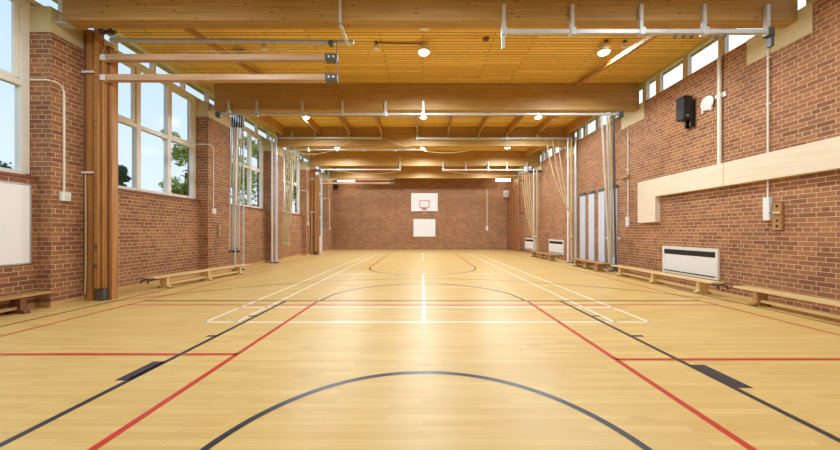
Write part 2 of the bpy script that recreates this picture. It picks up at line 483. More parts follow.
# ------------------------------------------------------------------ benches
def make_bench(L, label, loc, top, leg, nleg=3, hooks=True):
    """bench built along +Y from its base centre"""
    t = thing('gym_bench', label, 'bench', (0, 0, 0), 'low wooden gym benches')
    h = .27
    MB().box(-.125, .125, -L/2, L/2, h-.035, h, .006).build('seat', top, t, 'y')
    for i in range(nleg):
        y = -L/2+.32+(L-.64)*i/(nleg-1)
        w = MB(); w.poly([(-.14, 0), (.14, 0), (.14, .045), (.085, .06), (.085, h-.036), (-.085, h-.036), (-.085, .06), (-.14, .045)], 'y', y-.035, y+.035)
        f = w.build('leg', leg, t, 'z')
        for sx in (-.12, .12): MB().box(sx-.03, sx+.03, y-.04, y+.04, 0, .012).build('rubber_foot', M['rubber'], f)
    MB().box(-.045, .045, -L/2+.36, L/2-.36, .062, .105, .004).build('rail', top, t, 'y')
    if hooks:
        for sx in (-.085, .085):
            MB().tube([(sx, -L/2+.1, h-.045), (sx, -L/2-.05, h-.045), (sx, -L/2-.1, h-.07), (sx, -L/2-.11, h-.11)], .018, 6).build('hook', M['rubber'], t, smooth=True)
    t.location = loc
    return t
b1 = make_bench(2.75, 'long pale gym bench under the second left window, standing askew to the wall', (-5.38, 7.72, 0), M['bench'], M['bench'])
b1.rotation_euler = (0, 0, math.atan2(-(.42), 2.6))
make_bench(3.05, 'long pale gym bench along the right wall in front of the large white heater', (5.46, 7.26, 0), M['bench'], M['bench'])
make_bench(3.1, 'gym bench at the right edge of the photo, below the wooden hook plate', (5.5, 3.82, 0), M['bench'], M['benchdark'], hooks=False)
make_bench(1.95, 'short worn gym bench in front of the tall pale blue grey panels', (5.42, 10.15, 0), M['benchdark'], M['benchdark'])
make_bench(2.7, 'far gym bench in front of the white heater second from the camera', (5.42, 14.0, 0), M['benchdark'], M['benchdark'])
make_bench(3.0, 'dark worn bench end below the whiteboard at the left edge', (-5.98, 3.40, 0), M['benchdark'], M['darkpost'])

# ------------------------------------------------------------------ right wall fittings
def heater(label, y0, y1):
    t = thing('wall_heater', label, 'heater', (XR, (y0+y1)/2, .22), 'white wall heaters')
    xf = XR-.05
    MB().box(xf, XR, y0, y1, .22, .86, .012).build('casing', M['wpaint'], t)
    f = MB(); f.box(xf-.008, xf, y0, y0+.05, .22, .86).box(xf-.008, xf, y1-.05, y1, .22, .86).box(xf-.008, xf, y0+.05, y1-.05, .83, .86).build('edge_trim', M['pwhite'], t)
    g = MB(); g.box(xf-.004, xf+.001, y0+.06, y1-.06, .675, .79)
    for i in range(5): g.box(xf-.010, xf-.003, y0+.06, y1-.06, .685+.022*i, .692+.022*i)
    g.build('grille', M['black'], t)
    MB().box(xf-.004, xf+.001, y0+.06, y1-.06, .265, .29).build('lower_slot', M['black'], t)
heater('large white wall heater with black grille, nearest the camera on the right wall', 6.24, 7.68)
heater('white wall heater with black grille, second from the camera on the right wall', 13.1, 14.6)
heater('white wall heater farthest down the right wall, beside the wall bars', 16.4, 18.0)

# boxed-in panel, upside-down L
w = MB()
yA, yB, yE = 8.46, 7.82, 2.4
w.poly([(yA, 1.45), (yA, 2.55), (yE, 2.55), (yE, 2.10), (yB, 2.10), (yB, 1.45)], 'x', XR-.13, XR-.001)
o = w.build('boxed_panel', M['birch'], grain='y'); tag(o, 'long pale plywood boxing on the right wall, turned down at its far end', 'boxing')
w = MB()
for yy in (6.05, 4.3): MB().box(XR-.1325, XR-.129, yy-.004, yy+.004, 2.105, 2.545).build('joint', M['skirt'], o)

def conduit(name, label, pts, r, clips, parts):
    t = thing(name, label, 'conduit', (pts[0][0], pts[0][1], min(p[2] for p in pts)))
    MB().tube(pts, r, 8).build('pipe', M['pwhite'], t, smooth=True)
    for c in clips: MB().box(*c).build('clip', M['pwhite'], t)
    for (n_, bx) in parts: MB().box(*bx, .006).build(n_, M['wpaint'], t)
    return t
x_ = XR-.02
conduit('cable_conduit', 'thin white conduit with a switch box, right wall beside the wooden hook plate', [(x_-.008, 5.36, 1.78), (x_-.008, 5.36, 4.7)], .014,
        [(XR-.03, XR, 5.33, 5.39, 3.4, 3.43), (XR-.03, XR, 5.33, 5.39, 4.2, 4.23)], [('switch_box', (XR-.065, XR, 5.31, 5.41, 1.4, 1.8))])
# the conduit passes in front of the boxing only above and below it
conduit('cable_trunking', 'stout white vertical pipe rising from the boxing to the right clerestory', [(XR-.04, 6.22, 2.56), (XR-.04, 6.22, 4.71)], .036,
        [(XR-.08, XR, 6.16, 6.28, 3.9, 3.96)], [('junction_box', (XR-.04, XR, 6.1, 6.18, 3.88, 3.98))])
conduit('cable_conduit', 'thin white conduit ending in a switch, right wall between the panels and the boxing', [(x_, 9.02, 1.6), (x_, 9.02, 4.3)], .014,
        [(XR-.03, XR, 8.98, 9.06, 3.0, 3.03)], [('switch_box', (XR-.06, XR, 8.97, 9.07, 1.36, 1.64))])
# hook plate
def hook_plate(label, X, y, z, d, hh=.46):
    t = thing('hook_plate', label, 'hook', (X, y, z), None)
    MB().box(X, X+d*.035, y-.075, y+.075, z, z+hh, .006).build('backing_board', M['plate'], t, 'z')
    MB().tube([(X+d*.03, y, z+hh*.62), (X+d*.12, y, z+hh*.56), (X+d*.16, y, z+hh*.66)], .016, 8).build('hook', M['silver'], t, smooth=True)
    MB().box(X+d*.035, X+d*.05, y-.05, y+.05, z+hh*.6, z+hh*.68).build('cleat', M['bench'], t)
    for q in (.15, .35, .88): MB().lathe([(.02, 0), (.02, .01)], (X+d*.035, y, z+hh*q), 'x', 10).build('screw_cap', M['silver'], t)
hook_plate('brown wooden plate with a metal hook, right wall beside a white switch box', XR, 5.22, 1.23, -1)
hook_plate('brown wooden hook plate low on the second left pier', XP, 9.02, 1.05, 1, .36)

# loudspeaker on the right wall
t = thing('loudspeaker', 'black box loudspeaker high on the right wall', 'speaker', (XR, 6.9, 3.5))
MB().box(XR-.28, XR-.08, 6.8, 7.0, 3.68, 4.2, .01).build('cabinet', M['black'], t)
MB().box(XR-.27, XR-.09, 6.792, 6.8, 3.7, 4.18).build('grille', M['rubber'], t)
MB().box(XR-.22, XR-.16, 6.788, 6.793, 3.74, 3.77).build('badge', M['silver'], t)
for yy in (6.84, 6.96):
    MB().box(XR-.1, XR, yy-.015, yy+.015, 3.52, 4.1).build('bracket', M['black'], t)
# white disc sounder
t = thing('wall_sounder', 'white round alarm sounder on the right wall beside the black loudspeaker', 'alarm', (XR, 6.48, 3.72))
MB().lathe([(.12, 0), (.145, -.012), (.15, -.04), (.13, -.055), (.05, -.06)], (XR, 6.5, 3.9), 'x', 24).build('housing', M['wpaint'], t, smooth=True)
for yy in (6.42, 6.6): MB().box(XR-.05, XR, yy-.02, yy+.02, 3.72, 3.86, .006).build('cable_gland', M['wpaint'], t)
MB().lathe([(.153, -.03), (.153, -.018)], (XR, 6.5, 3.9), 'x', 24).build('rim', M['dsteel'], t)

# tall pale panels
for i, (y0, y1) in enumerate(((9.5, 9.86), (10.14, 10.46), (10.76, 11.08), (11.36, 11.7))):
    lab = ('nearest the camera, beside the leaning rope poles', 'second from the camera', 'third from the camera', 'farthest, beside the upright steel poles')[i]
    t = thing('wall_panel', 'tall narrow pale blue grey panel on the right wall, '+lab, 'panel', (XR, (y0+y1)/2, .2), 'tall pale panels on the right wall')
    MB().box(XR-.05, XR, y0, y1, .2, 2.55, .008).build('face', M['panel'], t)
    for yy in (y0+.002, y1-.032): MB().box(XR-.06, XR-.045, yy, yy+.03, .22, 2.53).build('edge_strip', M['wpaint'], t)
    for zz in (.12, 2.55): MB().box(XR-.08, XR, y0-.01, y1+.01, zz, zz+.08, .01).build('end_cap', M['dsteel'], t)

# wall bars at far right
t = thing('wall_bars', 'brown climbing wall bars at the far end of the right wall', 'wall bars', (XR, 19.6, 0))
for i in range(5):
    y = 18.3+i*.66
    MB().box(XR-.34, XR-.27, y-.018, y+.018, 0, 4.3).build('upright', M['bars'], t, 'z')
for j in range(13):
    z = .25+j*.32
    MB().tube([(XR-.305, 18.27, z), (XR-.305, 20.97, z)], .014, 6).build('rung', M['bars'], t, 'y', smooth=True)
w = MB()
for z in (.15, 2.3, 4.2): w.box(XR-.28, XR, 18.3, 18.35, z, z+.06).box(XR-.28, XR, 20.9, 20.95, z, z+.06)
w.build('wall_bracket', M['dsteel'], t)

# ------------------------------------------------------------------ far wall
def X_(px): return (px-422.5)*YF/310
t = thing('basketball_backboard', 'white basketball backboard with a small red square, centre of the far wall', 'backboard', (.13, YF, 2.5))
cx = .13
MB().box(cx-.9, cx+.9, YF-.10, YF-.06, 2.60, 3.82, .006).build('board', M['board'], t)
w = MB()
a, b_, z0, z1, q = cx-.29, cx+.29, 2.86, 3.28, .04
yk = YF-.104
w.box(a-q, a, yk, YF-.099, z0-q, z1+q).box(b_, b_+q, yk, YF-.099, z0-q, z1+q).box(a, b_, yk, YF-.099, z0-q, z0).box(a, b_, yk, YF-.099, z1, z1+q)
w.build('target_square', M['red'], t)
w = MB(); n = 24
w.tube([(cx+.21*math.cos(2*PI*i/n), YF-.36+.21*math.sin(2*PI*i/n), 2.78) for i in range(n+1)], .012, 6)
w.box(cx-.07, cx+.07, YF-.16, YF-.1, 2.7, 2.84)
w.build('hoop', M['red'], t, smooth=True)
w = MB()
for i in range(12):
    a = 2*PI*i/12; b2 = a+.35
    w.tube([(cx+.21*math.cos(a), YF-.36+.21*math.sin(a), 2.78), (cx+.1*math.cos(b2), YF-.36+.1*math.sin(b2), 2.42)], .005, 4)
w.build('net', M['greyrope'], t)
for xx in (-.5, .5): MB().box(cx+xx-.04, cx+xx+.04, YF-.06, YF, 2.7, 3.7).build('mount', M['dsteel'], t)
o = MB().box(cx-.74, cx+.74, YF-.05, YF-.001, .88, 2.08, .006).build('practice_board', M['board']); tag(o, 'plain white rectangular board below the basketball backboard', 'board')
w = MB()
for zz in (.88, 2.06): w.box(cx-.74, cx+.74, YF-.056, YF-.05, zz, zz+.02)
w.build('edge_trim', M['silver'], o)
conduit('cable_conduit', 'thin white conduit with a switch on the far wall, right of the backboard', [(4.37, YF-.02, 1.6), (4.37, YF-.02, 4.1)], .022,
        [(4.33, 4.41, YF-.03, YF, 2.9, 2.94)], [('switch_box', (4.3, 4.44, YF-.06, YF, 1.3, 1.6))])
for x, z, m, lab in ((X_(505), 3.52, 'pwhite', 'small cream loudspeaker high in the far right corner'), (X_(336.5), 4.12, 'rubber', 'small dark loudspeaker high at the left end of the far wall')):
    t = thing('corner_speaker', lab, 'speaker', (x, YF, z))
    MB().box(x-.14, x+.14, YF-.3, YF-.08, z, z+.44, .015).build('cabinet', M[m], t)
    MB().box(x-.03, x+.03, YF-.09, YF, z+.15, z+.25).build('bracket', M['dsteel'], t)
    MB().box(x-.11, x+.11, YF-.306, YF-.299, z+.04, z+.4).build('grille', M['steel' if m == 'pwhite' else 'black'], t)

# ------------------------------------------------------------------ left wall fittings
def pier_switch(label, y, yp, X, ztop=3.62, zbox=1.71, r=.016):
    t = thing('light_switch', label, 'switch', (X, y, zbox))
    pts = [(XW+.08, yp-.018, ztop)]+[(X-.05, yp-.018, ztop)]+[(X+.012, yp+.03, ztop)]+[tuple(v) for v in bez((X+.012, yp+.05, ztop), (X+.012, y, ztop), (X+.012, y, ztop-.16), 6)]+[(X+.012, y, zbox+.1)]
    MB().tube(pts, r, 8).build('conduit', M['pwhite'], t, smooth=True)
    MB().box(X+.001, X+.05, y-.07, y+.07, zbox, zbox+.15, .008).build('switch_plate', M['wpaint'], t)
    MB().box(X+.05, X+.06, y-.02, y+.02, zbox+.04, zbox+.1).build('rocker', M['pwhite'], t)
    return t
pier_switch('cream light switch and bent conduit on the nearest left pier', P0+.17, P0, XP)
pier_switch('cream light switch and bent conduit on the second left pier', P0+PS+.2, P0+PS, XP)
pier_switch('small light switch on the left pier beside the far gym upright', BAYS[5]+.2, BAYS[5], XP, 3.3, 1.55)
pier_switch('small light switch on the last left pier by the glazed door', BAYS[6]+.3, BAYS[6], XP, 3.3, 1.35)

t = thing('whiteboard', 'white board with a thin silver frame under the nearest left window', 'whiteboard', (XL, 3.6, .72))
MB().box(XL+.001, XL+.02, 2.5, 4.85, .72, 1.93, .008).build('panel', M['board'], t)
w = MB(); w.box(XL+.001, XL+.028, 2.48, 4.87, .70, .725, .004).box(XL+.001, XL+.028, 2.48, 4.87, 1.925, 1.95, .004).box(XL+.001, XL+.028, 2.48, 2.505, .70, 1.95, .004).box(XL+.001, XL+.028, 4.845, 4.87, .70, 1.95, .004)
w.build('frame', M['silver'], t)

# upright timber mast of the booms
def make_mast(label, Y, top):
    t = thing('boom_mast', label, 'climbing apparatus', (-5.65, Y, 0), 'boom masts against the left wall')
    MB().box(XP+.004, -5.77, Y, Y+.09, 0, top, .006).build('wide_post', M['post'], t, 'z')
    MB().box(XP+.03, -5.87, Y-.02, Y, .1, top-.1, .004).build('guide_strip', M['darkpost'], t, 'z')
    MB().box(-5.768, -5.685, Y+.03, Y+.12, 0, top, .004).build('inner_post', M['darkpost'], t, 'z')
    MB().box(-5.683, -5.61, Y-.06, Y+.03, .22, top+.02, .005).build('drilled_post', M['post'], t, 'z')
    w = MB()
    for i in range(30): w.lathe([(.011, -.002), (.011, .002)], (-5.647, Y-.06, .75+i*.125), 'y', 8)
    w.build('peg_holes', M['rubber'], t)
    MB().box(-5.59, -5.56, Y-.02, Y+.05, .22, top-.35, .004).build('slide_rail', M['post'], t, 'z')
    MB().box(-5.60, -5.535, Y+.05, Y+.15, 0, top-.25, .004).build('back_post', M['darkpost'], t, 'z')
    MB().box(-5.533, -5.485, Y+.06, Y+.17, 0, top-.3, .005).build('outer_post', M['post'], t, 'z')
    for z in (2.22, 3.97): MB().box(XP+.004, -5.70, Y-.034, Y-.022, z, z+.035).build('strap', M['wpaint'], t)
    MB().box(-5.66, -5.54, Y-.04, Y+.045, 0, .2, .01).build('floor_shoe', M['dsteel'], t)
    for z in (.62, .95): MB().lathe([(.03, -.09), (.03, -.06)], (-5.647, Y, z), 'y', 12).build('peg', M['dsteel'], t)
    # head pulley
    MB().box(-5.66, -5.36, Y-.02, Y+.02, top-.06, top-.02).build('head_arm', M['dsteel'], t)
    for dx in (0, .16): MB().lathe([(.05, -.02), (.04, 0), (.05, .02)], (-5.55+dx, Y-.05, top-.07), 'y', 16).build('pulley', M['dsteel'], t, smooth=True)
    MB().tube(bez((-5.86, Y-.03, 2.2), (-5.82, Y-.05, .5), (-5.87, Y-.03, .12), 8), .012, 6).build('cord', M['rope'], t, smooth=True)
    return t
make_mast('tall brown timber mast standing against the nearest left pier', 5.42, 4.74)
make_mast('far brown timber mast against the left wall, near the glazed door', 16.35, 4.5)

def boom(label, x0, x1, Y, z, h):
    t = thing('balance_boom', label, 'balance beam', ((x0+x1)/2, Y, z), 'raised balance booms')
    MB().box(x0, x1, Y-.055, Y+.055, z-h/2, z+h/2, .018).build('beam', M['boom'], t)
    MB().box(x0-.1, x0, Y-.05, Y+.05, z-h*.45, z+h*.45, .01).build('mast_carriage', M['wpaint'], t)
    MB().box(x1-.2, x1+.005, Y-.062, Y+.062, z-h*.52, z+h*.52, .006).build('end_cap', M['dsteel'], t)
    for dx in (.05, .13): MB().lathe([(.02, -.008), (.02, .002)], (x1-dx, Y-.062, z), 'y', 10).build('bolt', M['wpaint'], t)
    return t
boom('upper raised wooden boom, beside the nearest left mast', -5.5, -1.49, 5.42, 4.235, .11)
boom('lower raised wooden boom, beside the nearest left mast', -5.5, -1.49, 5.42, 3.885, .11)
boom('upper of the two far raised booms at the far left mast', -5.3, -1.5, 16.38, 3.98, .10)
boom('lower of the two far raised booms at the far left mast', -5.3, -1.5, 16.38, 3.78, .10)

# rail above the near booms
t = thing('boom_rail', 'grey steel rail above the near raised booms, hung from the nearest beam', 'rail', (-3.3, 5.42, 4.5))
MB().tube([(-5.45, 5.42, 4.55), (-1.2, 5.42, 4.52)], .035, 10).build('rail', M['steel'], t, smooth=True)
MB().box(-1.33, -1.28, 4.90, 4.93, 4.48, 5.1).build('hanger', M['steel'], t)
MB().box(-1.33, -1.28, 4.90, 5.46, 4.475, 4.50).build('bracket_arm', M['steel'], t)
for z0, z1 in ((4.5, 3.83),): MB().tube([(-1.48, 5.345, z0), (-1.48, 5.345, z1)], .007, 6).build('cable', M['dsteel'], t)
MB().tube(bez((-1.5, 5.38, 4.48), (-2.6, 5.38, 4.28), (-4.2, 5.38, 4.34), 10), .007, 6).build('cord', M['rope'], t, smooth=True)
MB().lathe([(.05, -.03), (.05, .03)], (-1.58, 5.36, 4.46), 'y', 14).build('pulley', M['dsteel'], t, smooth=True)

# ------------------------------------------------------------------ ceiling rope tracks
def track(label, x0, x1, Y, z, hang, htop, sq=False, r=.035, yb=None, m='steel', extra=None):
    t = thing('rope_track', label, 'track', ((x0+x1)/2, Y, z), 'rope tracks under the roof')
    if sq: MB().box(x0, x1, Y-.03, Y+.03, z-.032, z+.032, .006).build('rail', M[m], t)
    else: MB().tube([(x0, Y, z), (x1, Y, z)], r, 10).build('rail', M[m], t, smooth=True)
    for x in hang:
        MB().box(x-.028, x+.028, Y-.012, Y+.045, z-.02, htop, .004).build('hanger', M['steel'], t)
        c = MB().box(x-.045, x+.045, Y-.045, Y+.045, z-.055, z+.06, .008).build('clamp', M['steel'], t)
    return t
y1 = BAYS[2]-.05
t = track('square steel rope track on the nearest beam, top right', 1.27, 5.42, y1, 4.36, (1.29, 2.37, 3.46, 4.46, 5.46), 4.80, True)
MB().box(1.25, 1.30, y1-.02, y1+.02, 4.1, 4.32).build('end_stop', M['steel'], t)
MB().box(5.42, 5.52, y1-.05, y1+.05, 4.28, 4.42, .01).build('pulley_block', M['dsteel'], t)
MB().box(5.47, 5.52, y1-.04, y1+.04, 4.12, 4.28, .01).build('pulley_arm', M['dsteel'], t)
for i in range(5): MB().lathe([(.022, -.02), (.022, .02)], (4.0+i*.13+(.25 if i > 2 else 0), y1, 4.29), 'y', 10).build('runner', M['dsteel'], t)
y2 = BAYS[3]-.06
t = track('long steel rope track across the face of the second beam', -5.6, 5.5, y2, 4.43, (-5.32, -4.55, -3.3, -2.2, -1.02, .02), 4.80)
MB().box(5.36, 5.5, y2-.05, y2+.05, 4.34, 4.5, .01).build('pulley_block', M['dsteel'], t)
MB().box(-5.66, -5.54, y2-.05, y2+.05, 4.35, 4.5, .01).build('pulley_block', M['dsteel'], t)
MB().tube(bez((-3.3, y2-.02, 4.38), (0, y2, 4.33), (2.8, y2-.02, 4.38), 12), .008, 5).build('cable', M['dsteel'], t)
y3 = BAYS[4]-.07
track('near pale rope track left of centre on the third beam', -6.0+.15, -1.55, y3, 4.88, (-5.1, -4.2, -2.9, -1.62), 5.12, r=.05)
track('near pale rope track right of centre on the third beam', -.25, 5.85, y3, 4.86, (-.2, 1.0, 2.2, 3.3, 4.5), 5.12, r=.05)
track('lower thin rope track left of centre below the third beam', -5.4, .15, y3+.32, 4.5, (-4.6, -3.4, -2.3, -1.1, .1), 4.9, r=.03)
y4 = BAYS[5]-.07
t = track('short rope track left of centre on the fourth beam', -5.1, -1.1, y4, 4.37, (-1.15,), 5.05, r=.03, m='pwhite')
MB().tube(bez((-4.4, y4, 4.34), (-2.4, y4, 3.95), (-1.1, y4, 4.34), 12), .01, 5).build('cord', M['rope'], t)
t = track('short rope track right of centre on the fourth beam', 1.0, 5.9, y4, 4.35, (1.05, 2.2, 3.35, 4.3, 5.3), 4.75, r=.035, m='pwhite')
MB().tube(bez((1.1, y4, 4.3), (3.5, y4, 3.95), (5.6, y4, 4.1), 12), .01, 5).build('cord', M['rope'], t)
o = MB().tube(bez((-1.5, y3-.05, 4.84), (.4, y3-.05, 4.0), (2.0, y3-.05, 4.42), 14), .012, 6).build('slack_cord', M['rope'], smooth=True)
tag(o, 'pale slack cord looping down beside the centre below the third beam', 'cord')
o = MB().tube(bez((-5.0, y3-.04, 4.35), (-4.0, y3-.04, 3.95), (-2.7, y3-.04, 4.82), 14), .01, 6).build('slack_cord', M['rope'], smooth=True)
tag(o, 'pale slack cord sagging on the left below the third beam', 'cord')

# ------------------------------------------------------------------ climbing ropes and poles
def rope(label, group, pts, r=.022, m='rope', sleeve=0, end=None, knot=None):
    t = thing('climbing_rope', label, 'rope', (pts[-1][0], pts[-1][1], pts[-1][2]), group)
    MB().tube(pts, r, 7).build('cord', M[m], t, 'z', smooth=True)
    if sleeve:
        a, b_ = Vector(pts[0]), Vector(pts[1]); d = (b_-a).normalized()
        MB().tube([a, a+d*sleeve], r*1.25, 8).build('sleeve', M['blue'], t, 'z', smooth=True)['label'] = 'blue sleeve'
    if end:
        e = Vector(pts[-1]); MB().tube([e+Vector((0, 0, .12)), e-Vector((0, 0, .02))], r*1.4, 8).build('end_cap', M[end], t, 'z', smooth=True)['label'] = 'dark end cap'
    if knot:
        e = Vector(pts[-1]); MB().lathe([(.01, -.06), (.05, -.03), (.055, .02), (.02, .06)], e, 'z', 10).build('knot', M[m], t, smooth=True)
    return t
def pole(label, group, a, b_, r=.03, m='steel'):
    t = thing('steel_pole', label, 'pole', b_, group)
    MB().tube([a, b_], r, 10).build('shaft', M[m], t, 'z', smooth=True)
    b_ = Vector(b_)
    MB().lathe([(r*1.9, 0), (r*1.9, .02), (r*1.2, .05)], b_, 'z', 12).build('foot', M['dsteel'], t, smooth=True)
    return t
# left, nearest
for i in range(5):
    dx = .065*i; dy = .03*(i % 2)
    a = (-5.22+dx, y2, 4.42-.04); b_ = (-5.68+.07*i, 9.12+dy, .62)
    rope('off-white climbing rope with blue sleeve in the bundle by the second left pier', 'climbing ropes gathered by the second left pier',
         [a, ((a[0]+b_[0])/2-.02, (a[1]+b_[1])/2, (a[2]+b_[2])/2), b_], .017, 'greyrope', .3, 'rubber')
pole('thick steel pole behind the ropes of the second left pier', None, (-5.83, 9.62, 4.6), (-5.83, 9.62, 0), .04, 'steel')
pole('slim bright steel pole behind the ropes of the second left pier', None, (-5.62, 9.72, 4.6), (-5.62, 9.72, 0), .028, 'steel')
# left, second set
pole('broad bright steel pole at the third left pier, left of the tied ropes', None, (-5.80, 11.95, 4.88), (-5.80, 11.95, 0), .035, 'wpaint')
pole('broad grey steel pole at the third left pier, right beside the bright one', None, (-5.66, 11.98, 4.88), (-5.66, 11.98, 0), .06, 'steel')
for i in range(5):
    a = (-5.44+.075*i, y3+.3, 4.46); k_ = (-5.56+.05*i, 12.3, 1.25); e = (-5.54+.055*i, 12.3, .72)
    rope('beige climbing rope tied back in the bundle by the third left pier', 'climbing ropes gathered by the third left pier',
         [a]+[tuple(v) for v in bez(a, (a[0]-.02, a[1], 2.2), k_, 9)][1:]+[e], .024, 'rope', 0, None, True)
for i in range(3):
    a = (-5.08+.06*i, y3+.28, 4.46)
    rope('thin pale cord hanging loose in front of the fourth left window', 'thin cords before the fourth left window',
         [a, (a[0]+.03, a[1], 3.2), (a[0]+.08-.1*i, a[1], 1.9+.25*i)], .012, 'greyrope')
# right, nearest: leaning poles
for i, (ax, bx, by, m, r, lab) in enumerate(((4.92, 5.70, 9.42, 'greyrope', .035, 'pale leaning pole'), (5.06, 5.80, 9.50, 'steel', .035, 'grey leaning steel pole'), (5.24, 5.90, 9.46, 'dsteel', .035, 'dark leaning steel pole'))):
    pole('%s beside the tall pale panels on the right wall' % lab, 'leaning poles on the right wall', (ax, y2, 4.38), (bx, by, 0), r*.85, m)
for i in range(2):
    rope('beige climbing rope hanging among the leaning poles on the right wall', 'climbing ropes among the leaning poles',
         [(5.14+.1*i, y2+.02, 4.38), (5.5+.08*i, 9.0, 2.3), (5.76+.07*i, 9.38, .5)], .024, 'rope', 0, None, True)
o = MB().box(5.55, 5.97, 9.33, 9.38, .98, 1.04, .004).build('pole_clamp', M['wpaint']); tag(o, 'white clamp bar across the leaning poles on the right wall', 'clamp')
o = MB().box(XR-.08, XR, 8.95, 9.3, 2.78, 2.86, .006).build('peg_rail', M['plate'], grain='y'); tag(o, 'short brown timber rail on the right wall beside the leaning poles', 'rail')
# right, second: upright poles + swagged ropes
for X, m, r, lab in ((5.60, 'wpaint', .03, 'slim white pole'), (5.73, 'rope', .04, 'tan pole'), (5.90, 'steel', .05, 'stout steel pole')):
    pole('upright %s at the far end of the pale panels' % lab, 'upright poles beside the panels', (X, 11.93, 4.84), (X, 11.93, 0), r, m)
for i, (x0, xm) in enumerate(((4.85, 5.05), (5.10, 5.25), (5.32, 5.45))):
    a = (x0, y3+.02, 4.80); e = (5.66, 11.86, 1.9-.1*i)
    rope(('beige rope swung widest towards the upright poles on the right wall', 'beige rope in the middle of the three swung to the upright poles', 'beige rope swung closest to the upright poles on the right wall')[i],
         'climbing ropes swung to the upright poles', bez(a, (xm, y3, 3.2), e, 10)+[Vector((5.66+.02*i, 11.84, 1.0))], .022, 'rope', 0, None, True)
# right, third
for X, m, lab in ((5.55, 'steel', 'grey'), (5.72, 'rope', 'tan')):
    pole('far %s upright pole on the right wall beside the wall bars' % lab, 'far upright poles', (X, 15.45, 4.35), (X, 15.45, 0), .04, m)
for i in range(4):
    a = (5.05+.12*i, y4, 4.34); e = (5.48+.06*i, 15.4, .95)
    rope('beige climbing rope in the far bundle before the wall bars', 'far climbing ropes before the wall bars', bez(a, (a[0]+.05, y4, 2.6), e, 9), .018, 'rope', 0, None, True)
o = MB().box(5.3, 5.95, 15.5, 15.7, 4.2, 4.3, .01).build('pulley_box', M['dsteel']); tag(o, 'dark pulley box above the far rope bundle on the right', 'pulley')
MB().lathe([(.08, -.02), (.06, 0), (.08, .02)], (5.5, 15.46, 4.2), 'y', 14).build('wheel', M['rubber'], o, smooth=True)

# ------------------------------------------------------------------ lamps
LAMPW = 200
def ceiling_lamp(x, y, label, lit=True, power=LAMPW):
    z = ZC
    t = thing('ceiling_lamp', label, 'lamp', (x, y, z-.2), 'round ceiling lamps')
    MB().lathe([(.05, 0), (.05, -.05), (.11, -.08), (.13, -.17), (.12, -.18)], (x, y, z), 'z', 20).build('housing', M['wpaint'], t, smooth=True)
    MB().lathe([(.118, -.181), (.10, -.205), (.05, -.215)], (x, y, z), 'z', 20).build('lens', M['lamp' if lit else 'lens'], t, smooth=True)
    if lit:
        ld = bpy.data.lights.new('lamp_light', 'SPOT'); ld.energy = power; ld.shadow_soft_size = .12
        ld.spot_size = math.radians(176); ld.spot_blend = .35; ld.color = (.81, .905, 1)
        lo = bpy.data.objects.new('lamp_light', ld); COL.objects.link(lo); lo.parent = t; lo.location = (0, 0, -.06)
for r_, (yy, rn) in enumerate(((6.8, 'between the two nearest beams'), (10.65, 'behind the second beam'), (14.5, 'behind the third beam'), (18.0, 'behind the fourth beam'))):
    for x, cn in ((-4.0, 'left'), (0.03, 'centre'), (3.98, 'right')):
        if r_ == 0 and cn == 'left': continue
        ceiling_lamp(x, yy, 'lit round ceiling lamp %s, %s' % (rn, {'left': 'on the left', 'centre': 'in the centre', 'right': 'on the right'}[cn]))
for x, cn in ((-4.0, 'left'), (0.0, 'centre'), (4.0, 'right')):  # extra lamp row added out of view to even out the light
    ceiling_lamp(x, 2.6, 'added unseen fill lamp on the ceiling above the viewpoint, %s' % cn)
ceiling_lamp(-4.05, 7.05, 'unlit round lamp between the two nearest beams, above the raised booms', False)
ceiling_lamp(0.03, 5.95, 'small unlit lamp just behind the nearest beam, centre of the ceiling', False)
for x, yy, lab in ((-3.45, 6.75, 'small unlit spotlight near the braces on the left of the nearest ceiling bay'), (-1.0, 6.72, 'small unlit spotlight left of the centre lamp'), (3.95, 6.66, 'small unlit spotlight just in front of the right lamp'), (4.35, 6.66, 'small unlit spotlight right of the right lamp, by the brace')):
    t = thing('spotlight', lab, 'spotlight', (x, yy, ZC-.16), 'small ceiling spotlights')
    MB().lathe([(.035, 0), (.035, -.03), (.012, -.05), (.012, -.07)], (x, yy, ZC), 'z', 12).build('mount', M['dsteel'], t, smooth=True)
    MB().lathe([(.03, -.06), (.06, -.09), (.065, -.15), (.05, -.16)], (x, yy, ZC), 'z', 14).build('shade', M['wpaint'], t, smooth=True)
o = MB().tube([(-.95, 6.72, ZC-.02), (-.03, 6.75, ZC-.02)], .012, 6).build('lamp_cable', M['darkpost']); tag(o, 'thin dark cable run on the ceiling between the spotlight and the centre lamp', 'cable')
o = MB().lathe([(.07, 0), (.06, -.04), (.02, -.05)], (1.35, 6.6, ZC), 'z', 14).build('ceiling_rose', M['darkpost'], smooth=True); tag(o, 'small dark ceiling rose right of the centre lamp', 'ceiling rose')
for x0, x1, lab in ((-5.55, -4.45, 'lit strip light high in the far left corner, above the far booms'), (4.8, 5.75, 'lit strip light high in the far right corner')):
    z = 4.52; yy = 20.3
    t = thing('strip_light', lab, 'lamp', ((x0+x1)/2, yy, z), 'far strip lights')
    MB().box(x0, x1, yy-.09, yy+.09, z, z+.14, .02).build('diffuser', M['tube'], t)
    MB().box(x0, x1, yy-.06, yy+.06, z+.14, z+.2).build('housing', M['wpaint'], t)
    for xx in (x0+.15, x1-.15): MB().tube([(xx, yy, z+.19), (xx, yy, ZC)], .01, 6).build('hanger', M['dsteel'], t)

